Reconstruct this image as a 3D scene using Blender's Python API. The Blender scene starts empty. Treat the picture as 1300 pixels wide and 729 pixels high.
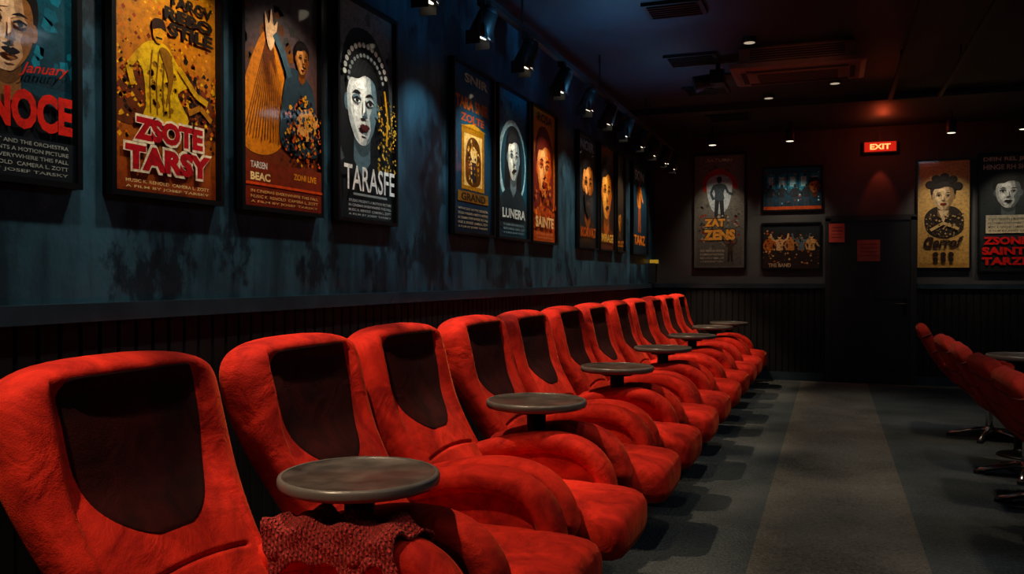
import bpy, math, random
from mathutils import Vector, Matrix
random.seed(7)
S = bpy.context.scene
COL = S.collection
try:
    S.view_settings.view_transform = 'Standard'
except Exception:
    pass

def lin(c):
    return tuple(((x/12.92) if x <= .04045 else ((x+.055)/1.055)**2.4) for x in c)
def hx(h):
    return lin(tuple(int(h[i:i+2], 16)/255 for i in (0, 2, 4)))

# ---------------------------------------------------------------- materials
def mat(name, col, rough=.6, metal=0, var=.0, vscale=6., bump=0., bscale=80., sheen=0., coat=0., emis=None, estr=0., stint=None, bdist=.01, spec=None):
    m = bpy.data.materials.new(name); m.use_nodes = True
    nt = m.node_tree; N = nt.nodes; L = nt.links
    b = N['Principled BSDF']
    c = (*col, 1)
    b.inputs['Base Color'].default_value = c
    b.inputs['Roughness'].default_value = rough
    b.inputs['Metallic'].default_value = metal
    if spec is not None: b.inputs['Specular IOR Level'].default_value = spec
    tc = N.new('ShaderNodeTexCoord')
    if var > 0:
        n = N.new('ShaderNodeTexNoise'); n.inputs['Scale'].default_value = vscale; n.inputs['Detail'].default_value = 6
        L.new(tc.outputs['Object'], n.inputs['Vector'])
        r = N.new('ShaderNodeValToRGB')
        r.color_ramp.elements[0].position = .3; r.color_ramp.elements[1].position = .72
        r.color_ramp.elements[0].color = (*[x*(1-var) for x in col], 1)
        r.color_ramp.elements[1].color = (*[min(1, x*(1+var)) for x in col], 1)
        L.new(n.outputs['Fac'], r.inputs['Fac']); L.new(r.outputs['Color'], b.inputs['Base Color'])
    if bump > 0:
        n2 = N.new('ShaderNodeTexNoise'); n2.inputs['Scale'].default_value = bscale; n2.inputs['Detail'].default_value = 4
        L.new(tc.outputs['Object'], n2.inputs['Vector'])
        bp = N.new('ShaderNodeBump'); bp.inputs['Strength'].default_value = bump; bp.inputs['Distance'].default_value = bdist
        L.new(n2.outputs['Fac'], bp.inputs['Height']); L.new(bp.outputs['Normal'], b.inputs['Normal'])
    if sheen > 0:
        b.inputs['Sheen Weight'].default_value = sheen
        b.inputs['Sheen Roughness'].default_value = .4
        if stint: b.inputs['Sheen Tint'].default_value = (*stint, 1)
    if coat > 0:
        b.inputs['Coat Weight'].default_value = coat; b.inputs['Coat Roughness'].default_value = .15
    if emis:
        b.inputs['Emission Color'].default_value = (*emis, 1); b.inputs['Emission Strength'].default_value = estr
    return m

def velvet(name, c0, c1, stint, sheen=.4, crease=.22):
    m = bpy.data.materials.new(name); m.use_nodes = True
    nt = m.node_tree; N = nt.nodes; L = nt.links; b = N['Principled BSDF']
    tc = N.new('ShaderNodeTexCoord')
    oi = N.new('ShaderNodeObjectInfo'); va = N.new('ShaderNodeVectorMath'); va.operation = 'ADD'
    vm = N.new('ShaderNodeVectorMath'); vm.operation = 'SCALE'; vm.inputs['Scale'].default_value = 17
    cb = N.new('ShaderNodeCombineXYZ'); L.new(oi.outputs['Random'], cb.inputs[0]); L.new(oi.outputs['Random'], cb.inputs[1]); L.new(cb.outputs[0], vm.inputs[0])
    L.new(tc.outputs['Object'], va.inputs[0]); L.new(vm.outputs[0], va.inputs[1]); vec = va.outputs[0]
    n = N.new('ShaderNodeTexNoise'); n.inputs['Scale'].default_value = 5.5; n.inputs['Detail'].default_value = 9; n.inputs['Roughness'].default_value = .68; n.inputs['Distortion'].default_value = .9
    L.new(vec, n.inputs['Vector'])
    r = N.new('ShaderNodeValToRGB'); r.color_ramp.elements[0].position = .36; r.color_ramp.elements[1].position = .66
    r.color_ramp.elements[0].color = (*c0, 1); r.color_ramp.elements[1].color = (*c1, 1)
    L.new(n.outputs['Fac'], r.inputs['Fac']); L.new(r.outputs['Color'], b.inputs['Base Color'])
    b.inputs['Roughness'].default_value = .85; b.inputs['Specular IOR Level'].default_value = .15
    b.inputs['Sheen Weight'].default_value = sheen; b.inputs['Sheen Roughness'].default_value = .3; b.inputs['Sheen Tint'].default_value = (*stint, 1)
    n2 = N.new('ShaderNodeTexNoise'); n2.inputs['Scale'].default_value = 5; n2.inputs['Detail'].default_value = 4; n2.inputs['Distortion'].default_value = 1.4
    L.new(vec, n2.inputs['Vector'])
    n3 = N.new('ShaderNodeTexNoise'); n3.inputs['Scale'].default_value = 260; n3.inputs['Detail'].default_value = 3
    L.new(tc.outputs['Object'], n3.inputs['Vector'])
    b1 = N.new('ShaderNodeBump'); b1.inputs['Strength'].default_value = crease; b1.inputs['Distance'].default_value = .04
    L.new(n2.outputs['Fac'], b1.inputs['Height'])
    b2 = N.new('ShaderNodeBump'); b2.inputs['Strength'].default_value = .45; b2.inputs['Distance'].default_value = .003
    L.new(n3.outputs['Fac'], b2.inputs['Height']); L.new(b1.outputs['Normal'], b2.inputs['Normal']); L.new(b2.outputs['Normal'], b.inputs['Normal'])
    return m
M_velvet = velvet('red_velvet', (.24, .005, .003), (.66, .024, .010), (1, .24, .07), .22, .34)
M_headshade = velvet('headrest_shadow_velvet', (.010, .0007, .0008), (.036, .0018, .0016), (.6, .1, .1), 0, .2)  # near-black colour stands in for the shadow on each headrest
M_seam = mat('seam_thread', (.10, .005, .004), .8, var=.2)
M_black = mat('black_plastic', (.008, .009, .010), .5, var=.3, vscale=12)
M_blackmetal = mat('black_metal', (.010, .011, .012), .35, metal=.6, var=.2)
M_chrome = mat('chrome', (.6, .6, .62), .2, metal=1, var=.1)
M_tabletop = mat('worn_table_laminate', (.056, .048, .043), .36, var=.65, vscale=14, bump=.15, bscale=60)
M_rim = mat('table_edge_band', (.10, .096, .09), .3, var=.2)
M_trim = mat('glossy_dark_trim', (.020, .036, .050), .22, var=.3, vscale=5)
M_wains = mat('wainscot_paint', (.0060, .0058, .0070), .55, var=.5, vscale=4, spec=.25)
M_ceil = mat('ceiling_paint', (.018, .030, .042), .6, var=.3, vscale=2, bump=.2, bscale=30)
M_back = mat('back_wall_paint', (.040, .042, .044), .6, var=.4, vscale=1.6, bump=.15, bscale=25)
M_door = mat('dark_door_paint', (.005, .005, .006), .45, var=.3)
M_ac = mat('ac_casing', (.26, .14, .11), .45, var=.15)
M_acd = mat('ac_slot', (.012, .010, .010), .6, var=.1)
M_redchair = velvet('dark_red_upholstery', (.14, .006, .004), (.32, .018, .009), (1, .3, .15), .15)
M_lens = mat('lamp_lens', (.9, .8, .6), .3, emis=(1, .85, .6), estr=2)
M_fill_lens = mat('added_can_lens_dim', (.5, .5, .5), .3, emis=(1, .85, .6), estr=.4)
M_exit = mat('exit_sign_red', (.3, .01, .01), .4, emis=(1, .02, .008), estr=.5)
M_exitl = mat('exit_sign_letters', (.9, .5, .2), .4, emis=(1, .36, .10), estr=2.0)
M_notice = mat('red_notice_paper', (.50, .06, .035), .6, var=.25, vscale=10)
M_noticep = mat('pink_notice_paper', (.40, .10, .06), .6, var=.25, vscale=10)
M_yellow = mat('yellow_indicator', (.7, .4, .02), .5, emis=(1, .6, .05), estr=.15)

# knitted throw
M_knit = mat('red_knit', (.42, .012, .010), .9, sheen=.1, stint=(1, .2, .1))
nt = M_knit.node_tree; N = nt.nodes; L = nt.links
tc = N.new('ShaderNodeTexCoord')
def wave(d, s):
    w1 = N.new('ShaderNodeTexWave'); w1.inputs['Scale'].default_value = s; w1.bands_direction = d; w1.inputs['Distortion'].default_value = 4
    w1.inputs['Detail Scale'].default_value = 2; L.new(tc.outputs['Object'], w1.inputs['Vector']); return w1.outputs['Fac']
mm = N.new('ShaderNodeMath'); mm.operation = 'MULTIPLY'; L.new(wave('X', 24), mm.inputs[0]); L.new(wave('DIAGONAL', 30), mm.inputs[1])
rr = N.new('ShaderNodeValToRGB'); rr.color_ramp.elements[0].color = (.14, .003, .003, 1); rr.color_ramp.elements[1].color = (.50, .012, .010, 1)
rr.color_ramp.elements[1].position = .5
L.new(mm.outputs[0], rr.inputs['Fac']); L.new(rr.outputs['Color'], N['Principled BSDF'].inputs['Base Color'])
bp = N.new('ShaderNodeBump'); bp.inputs['Strength'].default_value = 1; bp.inputs['Distance'].default_value = .012
L.new(mm.outputs[0], bp.inputs['Height']); L.new(bp.outputs['Normal'], N['Principled BSDF'].inputs['Normal'])

# stained teal wall
M_wall = bpy.data.materials.new('stained_teal_wall'); M_wall.use_nodes = True
nt = M_wall.node_tree; N = nt.nodes; L = nt.links; b = N['Principled BSDF']
tc = N.new('ShaderNodeTexCoord')
def noise(scale, vec, detail=6, rough=.55):
    n = N.new('ShaderNodeTexNoise'); n.inputs['Scale'].default_value = scale; n.inputs['Detail'].default_value = detail
    n.inputs['Roughness'].default_value = rough
    L.new(vec, n.inputs['Vector']); return n.outputs['Fac']
def ramp(fac, p0, c0, p1, c1):
    r = N.new('ShaderNodeValToRGB'); r.color_ramp.elements[0].position = p0; r.color_ramp.elements[1].position = p1
    r.color_ramp.elements[0].color = (*c0, 1); r.color_ramp.elements[1].color = (*c1, 1)
    L.new(fac, r.inputs['Fac']); return r.outputs['Color']
def mapping(sc):
    m = N.new('ShaderNodeMapping'); m.inputs['Scale'].default_value = sc; L.new(tc.outputs['Object'], m.inputs['Vector']); return m.outputs['Vector']
base = ramp(noise(1.6, tc.outputs['Object']), .32, (.009, .036, .056), .7, (.032, .100, .145))
drip = ramp(noise(5, mapping((1, 1, .22)), 8, .65), .44, (.10, .12, .14), .58, (1, 1, 1))
spt = ramp(noise(2.6, mapping((1, 1, .7)), 8, .7), .43, (.05, .06, .08), .48, (1, 1, 1))
mx = N.new('ShaderNodeMix'); mx.data_type = 'RGBA'; mx.blend_type = 'MULTIPLY'; mx.inputs['Factor'].default_value = .65
L.new(base, mx.inputs['A']); L.new(drip, mx.inputs['B'])
mx2 = N.new('ShaderNodeMix'); mx2.data_type = 'RGBA'; mx2.blend_type = 'MULTIPLY'; mx2.inputs['Factor'].default_value = .8
L.new(mx.outputs['Result'], mx2.inputs['A']); L.new(spt, mx2.inputs['B'])
L.new(mx2.outputs['Result'], b.inputs['Base Color'])
b.inputs['Roughness'].default_value = .38
bp = N.new('ShaderNodeBump'); bp.inputs['Strength'].default_value = .35; bp.inputs['Distance'].default_value = .01
L.new(noise(14, tc.outputs['Object'], 8), bp.inputs['Height']); L.new(bp.outputs['Normal'], b.inputs['Normal'])

# carpets
def carpet(name, c0, c1):
    m = bpy.data.materials.new(name); m.use_nodes = True
    nt = m.node_tree; N = nt.nodes; L = nt.links; b = N['Principled BSDF']
    tc = N.new('ShaderNodeTexCoord')
    n = N.new('ShaderNodeTexNoise'); n.inputs['Scale'].default_value = 55; n.inputs['Detail'].default_value = 8; n.inputs['Roughness'].default_value = .85
    L.new(tc.outputs['Object'], n.inputs['Vector'])
    n3 = N.new('ShaderNodeTexNoise'); n3.inputs['Scale'].default_value = 1.3; n3.inputs['Detail'].default_value = 5
    L.new(tc.outputs['Object'], n3.inputs['Vector'])
    ad = N.new('ShaderNodeMath'); ad.operation = 'MULTIPLY_ADD'; ad.inputs[1].default_value = .45
    L.new(n3.outputs['Fac'], ad.inputs[0])
    sc = N.new('ShaderNodeMath'); sc.operation = 'MULTIPLY'; sc.inputs[1].default_value = .75; L.new(n.outputs['Fac'], sc.inputs[0])
    L.new(sc.outputs[0], ad.inputs[2])
    r = N.new('ShaderNodeValToRGB'); r.color_ramp.elements[0].position = .45; r.color_ramp.elements[1].position = .75
    r.color_ramp.elements[0].color = (*c0, 1); r.color_ramp.elements[1].color = (*c1, 1)
    L.new(ad.outputs[0], r.inputs['Fac']); L.new(r.outputs['Color'], b.inputs['Base Color'])
    b.inputs['Roughness'].default_value = 1; b.inputs['Specular IOR Level'].default_value = .02
    v = N.new('ShaderNodeTexVoronoi'); v.inputs['Scale'].default_value = 70; L.new(tc.outputs['Object'], v.inputs['Vector'])
    bp = N.new('ShaderNodeBump'); bp.inputs['Strength'].default_value = 1; bp.inputs['Distance'].default_value = .012
    L.new(v.outputs['Distance'], bp.inputs['Height']); L.new(bp.outputs['Normal'], b.inputs['Normal'])
    return m
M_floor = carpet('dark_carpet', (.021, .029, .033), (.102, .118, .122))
M_lit_aisle = carpet('lit_aisle_carpet', (.040, .041, .038), (.182, .174, .154))  # paler copy of the floor carpet, light on the aisle put into colour

# printed art
M_art = bpy.data.materials.new('printed_poster'); M_art.use_nodes = True
nt = M_art.node_tree; N = nt.nodes; L = nt.links; b = N['Principled BSDF']
at = N.new('ShaderNodeAttribute'); at.attribute_name = 'Col'
tc = N.new('ShaderNodeTexCoord')
n = N.new('ShaderNodeTexNoise'); n.inputs['Scale'].default_value = 30; n.inputs['Detail'].default_value = 8; n.inputs['Roughness'].default_value = .8
L.new(tc.outputs['Object'], n.inputs['Vector'])
r = N.new('ShaderNodeValToRGB'); r.color_ramp.elements[0].position = .38; r.color_ramp.elements[1].position = .54
r.color_ramp.elements[0].color = (.5, .5, .5, 1); r.color_ramp.elements[1].color = (1, 1, 1, 1)
L.new(n.outputs['Fac'], r.inputs['Fac'])
mx = N.new('ShaderNodeMix'); mx.data_type = 'RGBA'; mx.blend_type = 'MULTIPLY'; mx.inputs['Factor'].default_value = 1
L.new(at.outputs['Color'], mx.inputs['A']); L.new(r.outputs['Color'], mx.inputs['B'])
hs = N.new('ShaderNodeHueSaturation'); hs.inputs['Saturation'].default_value = 1.15; L.new(mx.outputs['Result'], hs.inputs['Color'])
L.new(hs.outputs['Color'], b.inputs['Base Color'])
b.inputs['Roughness'].default_value = .5; b.inputs['Specular IOR Level'].default_value = .3; b.inputs['Coat Weight'].default_value = .4; b.inputs['Coat Roughness'].default_value = .06

# ---------------------------------------------------------------- mesh builder
class MB:
    def __init__(s): s.v = []; s.f = []; s.m = []; s.sm = []
    def add(s, vs, fs, mi=0, smooth=True):
        o = len(s.v); s.v += [tuple(v) for v in vs]
        for f in fs: s.f.append([i+o for i in f]); s.m.append(mi); s.sm.append(smooth)
    def box(s, c, d, mi=0, M=None):
        vs = [Vector((c[0]+d[0]*x/2, c[1]+d[1]*y/2, c[2]+d[2]*z/2)) for x in (-1, 1) for y in (-1, 1) for z in (-1, 1)]
        if M: vs = [M @ v for v in vs]
        s.add(vs, [(0, 1, 3, 2), (4, 6, 7, 5), (0, 4, 5, 1), (2, 3, 7, 6), (0, 2, 6, 4), (1, 5, 7, 3)], mi, False)
    def loft(s, rings, mi=0, smooth=True, caps=True, closed=True):
        n = len(rings[0]); vs = [p for r in rings for p in r]; fs = []
        for i in range(len(rings)-1):
            for j in range(n if closed else n-1):
                k = (j+1) % n
                fs.append((i*n+j, i*n+k, (i+1)*n+k, (i+1)*n+j))
        if caps:
            for i in (0, len(rings)-1):
                c = sum((Vector(p) for p in rings[i]), Vector())/n
                vs.append(c); ci = len(vs)-1
                for j in range(n):
                    k = (j+1) % n
                    fs.append((ci, i*n+k, i*n+j) if i == 0 else (ci, i*n+j, i*n+k))
        s.add(vs, fs, mi, smooth)
    def cyl(s, p0, p1, r0, r1=None, mi=0, n=24, smooth=True, bev=0):
        r1 = r0 if r1 is None else r1
        p0 = Vector(p0); p1 = Vector(p1); d = (p1-p0).normalized()
        a = d.orthogonal().normalized(); bb = d.cross(a)
        def ring(p, r): return [p+(a*math.cos(t)+bb*math.sin(t))*r for t in [2*math.pi*i/n for i in range(n)]]
        R = [ring(p0, r0*.001), ring(p0, r0*.985), ring(p0+d*.001, r0), ring(p1-d*.001, r1), ring(p1, r1*.985), ring(p1, r1*.001)]
        s.loft(R, mi, smooth, caps=False)
    def tube(s, pts, r, mi=0, n=6):
        pts = [Vector(p) for p in pts]; R = []
        for i, p in enumerate(pts):
            d = (pts[min(i+1, len(pts)-1)]-pts[max(i-1, 0)]).normalized()
            a = d.cross(Vector((.13, .31, .94))).normalized(); bb = d.cross(a)
            R.append([p+(a*math.cos(2*math.pi*k/n)+bb*math.sin(2*math.pi*k/n))*r for k in range(n)])
        s.loft(R, mi)
    def mesh(s, name, mats):
        me = bpy.data.meshes.new(name); me.from_pydata(s.v, [], s.f)
        for m in mats: me.materials.append(m)
        for p, mi, sm in zip(me.polygons, s.m, s.sm): p.material_index = mi; p.use_smooth = sm
        me.update()
        import bmesh
        bm = bmesh.new(); bm.from_mesh(me); bmesh.ops.recalc_face_normals(bm, faces=bm.faces); bm.to_mesh(me); bm.free()
        return me
def obj(name, me, loc=(0, 0, 0), rot=(0, 0, 0), parent=None):
    o = bpy.data.objects.new(name, me); o.location = loc; o.rotation_euler = rot; COL.objects.link(o)
    if parent: o.parent = parent
    return o
def boxobj(name, lo, hi, m):
    b = MB(); b.box([(a+c)/2 for a, c in zip(lo, hi)], [c-a for a, c in zip(lo, hi)]); return obj(name, b.mesh(name, [m]))

# ---------------------------------------------------------------- room
XL, XR, Y0, Y1, ZC = -2.3, 3.6, -1.6, 12.0, 3.28
boxobj('floor', (XL-.1, Y0-.1, -.1), (XR+.1, Y1+.1, 0), M_floor)
boxobj('ceiling', (XL-.1, Y0-.1, ZC), (XR+.1, Y1+.1, ZC+.1), M_ceil)
boxobj('wall_left', (XL-.1, Y0, 0), (XL, Y1, ZC), M_wall)
boxobj('wall_right', (XR, Y0, 0), (XR+.1, Y1, ZC), M_back)
boxobj('wall_back', (XL-.1, Y1, 0), (XR+.1, Y1+.1, ZC), M_back)
boxobj('wall_front', (XL-.1, Y0-.1, 0), (XR+.1, Y0, ZC), M_back)
boxobj('lit_aisle_strip', (-.36, Y0+.05, 0), (.44, Y1-.12, .005), M_lit_aisle)  # thin sheet carrying the painted band of light along the aisle

def wainscot(name, a0, a1, place, zt=1.22):
    b = MB(); prof = []; a = a0
    while a < a1:
        prof += [(a, .018), (a+.062, .018), (a+.068, .006), (a+.074, .006)]; a += .08
    vs = []; fs = []
    for i, (p, d) in enumerate(prof):
        vs += [place(min(p, a1), d, 0.0), place(min(p, a1), d, zt)]
    for i in range(len(prof)-1): fs.append((2*i, 2*i+2, 2*i+3, 2*i+1))
    b.add(vs, fs, 0, False)
    me = bpy.data.meshes.new(name); me.from_pydata(b.v, [], b.f); me.materials.append(M_wains); return obj(name, me)
wainscot('trim_1', Y0, Y1-.02, lambda a, d, z: (XL+d, a, z))
wainscot('trim_2', XL+.03, -.08, lambda a, d, z: (a, Y1-d, z))
wainscot('trim_3', 1.02, XR, lambda a, d, z: (a, Y1-d, z))
boxobj('trim_4', (XL, Y0, 1.215), (XL+.045, Y1-.03, 1.275), M_trim)
boxobj('trim_5', (XL, Y1-.045, 1.215), (-.08, Y1, 1.275), M_trim)
boxobj('trim_6', (1.02, Y1-.045, 1.215), (XR, Y1, 1.275), M_trim)
boxobj('baseboard_left', (XL, Y0, 0), (XL+.03, Y1-.03, .11), M_trim)
b = MB(); b.box((( XL-.08)/2, Y1-.015, .055), (-.08-XL, .03, .11)); b.box(((1.02+XR)/2, Y1-.015, .055), (XR-1.02, .03, .11))
obj('baseboard_back', b.mesh('bb', [M_trim]))
boxobj('ceiling_beam', (XL, 9.85, ZC-.07), (XR, 10.05, ZC), M_ceil)

# door with casing
b = MB()
b.box((.47, Y1-.03, 1.045), (.94, .05, 2.07))
for z0, z1 in ((.2, .95), (1.08, 1.95)):
    for x0, x1 in ((.1, .42), (.52, .84)):
        b.box(((x0+x1)/2, Y1-.058, (z0+z1)/2), (x1-x0, .012, z1-z0))
b.box((-.035, Y1-.035, 1.06), (.07, .07, 2.12), 1); b.box((.975, Y1-.035, 1.06), (.07, .07, 2.12), 1); b.box((.47, Y1-.035, 2.115), (1.08, .07, .07), 1)
b.box((.88, Y1-.062, 1.0), (.05, .012, .2), 2); b.cyl((.88, Y1-.06, 1.02), (.88, Y1-.12, 1.02), .012, mi=2, n=12); b.cyl((.88, Y1-.115, 1.02), (.76, Y1-.115, 1.02), .011, mi=2, n=12)
obj('door_1', b.mesh('door', [M_door, M_black, M_blackmetal]))
def notice(name, x, z, w, h, m, y):
    b = MB(); b.box((x, y, z), (w, .008, h), 0)
    for i in range(4): b.box((x-.0+.01*random.random(), y-.005, z+h*.3-i*h*.18), (w*.7, .003, h*.05), 1)
    obj(name, b.mesh(name, [m, mat(name+'_ink', (.25, .03, .02), .7)]))
notice('paper_notice', .45, 1.70, .27, .27, M_noticep, Y1-.070)
notice('paper_notice', .07, 1.93, .19, .24, M_notice, Y1-.078)

# ---------------------------------------------------------------- cinema armchair
def ss(a, b_, x):
    t = max(0, min(1, (x-a)/(b_-a))); return t*t*(3-2*t)
def spine(t):
    u = max(0, min(1, t))
    x = -.09-.42*(1-(1-u)**1.75)
    if t < 0: x = -.09-.73*t
    return Vector((x, 0, .34+.81*t))
LEN = .93
def bnorm(t):
    d = (spine(min(1, t+.02))-spine(t-.02)).normalized(); return Vector((d.z, 0, -d.x))
def bdims(t):
    h = max(.0006, (1-t)*LEN)
    w = .295+.072*ss(.12, .66, t)-.008*ss(.8, 1, t)
    T = .088-.012*ss(0, .5, t)+.030*ss(.5, .8, t)
    if h < .17: w *= (1-(1-h/.17)**3.0)**(1/3.0)
    if h < .09: T *= (1-(1-h/.09)**2.2)**(1/2.2)
    return w, T
def shadew(t):   # half width of the panel that draws the headrest shadow
    return .252
def frontx(t, y):
    w, T = bdims(t); q = min(.9999, abs(y)/w)
    a = T*(1-q**3.6)**(1/3.6)
    rec = (.012+.024*ss(.36, .60, t))*(1-ss(.235, .29, abs(y)))*ss(.02, .13, 1-t)
    rec += .008*(1-ss(0, .014, abs(abs(y)-.262)))*ss(.03, .08, 1-t)*(1-ss(.1, .3, .35-t))
    rec += .010*(1-ss(0, .014, abs(t-.27-.02*math.cos(y*7))))*(1-ss(.21, .235, abs(y)))
    return a-rec
def fpt(t, y, off=0):
    return spine(t)+bnorm(t)*(frontx(t, y)+off)+Vector((0, y, 0))
def catmull(P, n=6, closed=True):
    out = []; m = len(P)
    for i in range(m if closed else m-1):
        p0, p1, p2, p3 = [Vector(P[(i+k-1) % m] if closed else P[max(0, min(m-1, i+k-1))]) for k in range(4)]
        for j in range(n):
            t = j/n
            out.append(.5*((2*p1)+(-p0+p2)*t+(2*p0-5*p1+4*p2-p3)*t*t+(-p0+3*p1-3*p2+p3)*t**3))
    return out
def inset(P, d):
    out = []; n = len(P)
    for i in range(n):
        t = (P[(i+1) % n]-P[i-1]).normalized(); out.append(P[i]+Vector((-t.y, t.x))*d)
    return out
def build_armchair():
    b = MB()
    ts = [-.12+.02*i for i in range(52)] + [.22+.005*i for i in range(22)] + [.915, .93, .945, .955, .965, .974, .983, .991, .996, .999, 1.0]
    ts = sorted(set(round(t, 4) for t in ts if t <= 1.0))
    R = []
    for t in ts:
        w, T = bdims(t); r = []
        nf = 60
        for k in range(nf+1):
            a = math.pi*k/nf; y = w*math.copysign(min(1, abs(math.cos(a)))**.75, math.cos(a))
            x = frontx(t, y) if 0 < k < nf else 0
            r.append(spine(t)+bnorm(t)*x+Vector((0, y, 0)))
        for k in range(1, 22):
            a = math.pi+math.pi*k/22; c, s_ = math.cos(a), math.sin(a)
            y = w*math.copysign(abs(c)**.5, c); x = T*math.copysign(abs(s_)**.5, s_)
            r.append(spine(t)+bnorm(t)*x+Vector((0, y, 0)))
        R.append(r)
    b.loft(R, 0)
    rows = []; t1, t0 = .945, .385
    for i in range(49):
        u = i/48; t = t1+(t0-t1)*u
        wd = shadew(t)-.012*u
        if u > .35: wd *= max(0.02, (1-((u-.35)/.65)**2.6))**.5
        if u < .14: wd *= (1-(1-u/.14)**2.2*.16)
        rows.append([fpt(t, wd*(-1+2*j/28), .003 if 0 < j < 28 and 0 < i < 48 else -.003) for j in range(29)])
    b.loft(rows, 1, caps=False, closed=False)  # dark sheet laid where the headrest is only in shadow
    # seat cushion
    R = []
    L_ = [(-.22, .2), (-.2, .6), (-.1, .9), (0, 1), (.15, 1), (.3, 1), (.355, .985), (.365, .97), (.375, .985), (.42, 1), (.50, .985), (.555, .93), (.585, .82), (.605, .62), (.612, .35), (.614, .02)]
    for x, k in L_:
        zc = .350+.01*math.sin((x+.2)*4); r = []
        for j in range(36):
            a = 2*math.pi*j/36; c, s_ = math.cos(a), math.sin(a)
            wy = .262*(k**.35); hz = .120*k
            y = wy*math.copysign(abs(c)**.5, c); z = hz*math.copysign(abs(s_)**.55, s_)
            if s_ > 0: z -= .018*(1-(y/.262)**2)*k
            r.append(Vector((x, y, zc+z)))
        R.append(r)
    b.loft(R, 0)
    # arms: side panel + padded top roll
    P = [(-.30, .26), (-.31, .45), (-.30, .540), (-.20, .585), (-.05, .626), (.10, .650), (.24, .642), (.35, .595), (.42, .515), (.452, .41), (.445, .32), (.40, .255), (.25, .235), (0, .23), (-.2, .23)]
    base = catmull([(x, z) for x, z in P], 5)
    for sy in (-1, 1):
        R = []
        for o, d in ((-.044, .12), (-.044, .088), (-.038, .074), (-.026, .068), (.026, .068), (.038, .074), (.044, .088), (.044, .12)):
            q = inset(base, -d)
            R.append([Vector((p.x, sy*.304+o, p.y)) for p in q])
        b.loft(R, 0)
        Q = base[9:50]; rr2 = []
        for i, p in enumerate(Q):
            t = (Q[min(i+1, len(Q)-1)]-Q[max(i-1, 0)]).normalized(); nn = Vector((-t.y, t.x))
            e = min(i, len(Q)-1-i)/4; e = min(1, .4+e*.6)
            if (p-Vector((.1, .4))).dot(nn) < 0: nn = -nn
            c0 = p-nn*.050
            ring = []
            for k in range(24):
                a = 2*math.pi*k/24; c, s_ = math.cos(a), math.sin(a)
                yy = .072*e*math.copysign(abs(c)**.75, c); hh = .050*e*math.copysign(abs(s_)**.75, s_)
                ring.append(Vector((c0.x+nn.x*hh, sy*.301+yy, c0.y+nn.y*hh)))
            rr2.append(ring)
        b.loft(rr2, 0)
    # base
    def rbox(z, x0, x1, w): return [Vector(p) for p in ((x0, -w, z), (x1, -w, z), (x1, w, z), (x0, w, z))]
    b.loft([rbox(0, -.26, .30, .20), rbox(.03, -.27, .31, .21), rbox(.27, -.22, .38, .24)], 3, smooth=False)
    b.box((.02, -.29, .15), (.5, .04, .22), 3); b.box((.02, .29, .15), (.5, .04, .22), 3)
    b.box((.02, -.29, .02), (.6, .05, .04), 3); b.box((.02, .29, .02), (.6, .05, .04), 3)
    me = b.mesh('cinema_armchair', [M_velvet, M_headshade, M_seam, M_black])
    return me
arm = build_armchair()
CX = -1.35
ys = [1.85, 2.72, 3.50, 4.41, 5.20, 6.07, 6.86, 7.74, 8.52, 9.40, 10.18, 11.07]
for i, y in enumerate(ys):
    obj('cinema_armchair', arm, (CX, y, 0), (0, 0, math.radians([0, .8, -.7, .5, -.8, .4][i % 6])))

# ---------------------------------------------------------------- round tables
def build_table():
    b = MB()
    def ring(r, z, n=64): return [Vector((r*math.cos(2*math.pi*i/n), r*math.sin(2*math.pi*i/n), z)) for i in range(n)]
    b.loft([ring(.001, .735), ring(.225, .735), ring(.238, .739), ring(.242, .750), ring(.242, .762), ring(.239, .770), ring(.233, .773), ring(.228, .7715)], 1, caps=False)
    b.loft([ring(.228, .7715), ring(.226, .768), ring(.001, .768)], 0, caps=False)
    b.cyl((0, 0, .71), (0, 0, .736), .10, .12, 2, 32)
    b.cyl((0, 0, .02), (0, 0, .715), .046, mi=2, n=32)
    b.loft([ring(.001, 0), ring(.165, 0), ring(.168, .008), ring(.15, .018), ring(.06, .035), ring(.046, .06)], 2, caps=False)
    return b.mesh('round_side_table', [M_tabletop, M_rim, M_blackmetal])
tab = build_table()
for y in (2.285, 3.955, 5.635, 7.305, 8.965, 10.625, 11.62):
    obj('round_side_table', tab, (-1.33 if y < 11.5 else -1.25, y, 0), (0, 0, y*2))

# ---------------------------------------------------------------- knitted throw over first chair's far arm
b = MB(); rows = []
for i in range(52):
    x = -.20+.42*i/51; r = []
    for j in range(60):
        v = -1+2*j/59; a = v*(.185+.014*math.sin(x*30))
        top = .648-(.0 if abs(x) < .1 else .22*(abs(x)-.1)**1.2)
        if abs(a) <= .066: y = a; z = top-1.6*a*a
        else:
            s_ = abs(a)-.066; y = math.copysign(.066+.012*(1-math.exp(-s_*60)), a); z = top-.006-s_*.9
        f = .013*math.sin(x*48+math.sin(v*5)*1.6)+.008*math.sin(v*15+x*26)
        r.append(Vector((x+.020*math.sin(v*4), y*(1.0+.06*abs(v))+(.003+abs(f)*.5)*(1 if a > 0 else -1), z+.020+f)))
    rows.append(r)
b.loft(rows, 0, caps=False, closed=False)
o = obj('knitted_throw', b.mesh('knitted_throw', [M_knit]), (CX+.05, 1.85+.301, 0))
sm = o.modifiers.new('thick', 'SOLIDIFY'); sm.thickness = .008; sm.offset = 1

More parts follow.
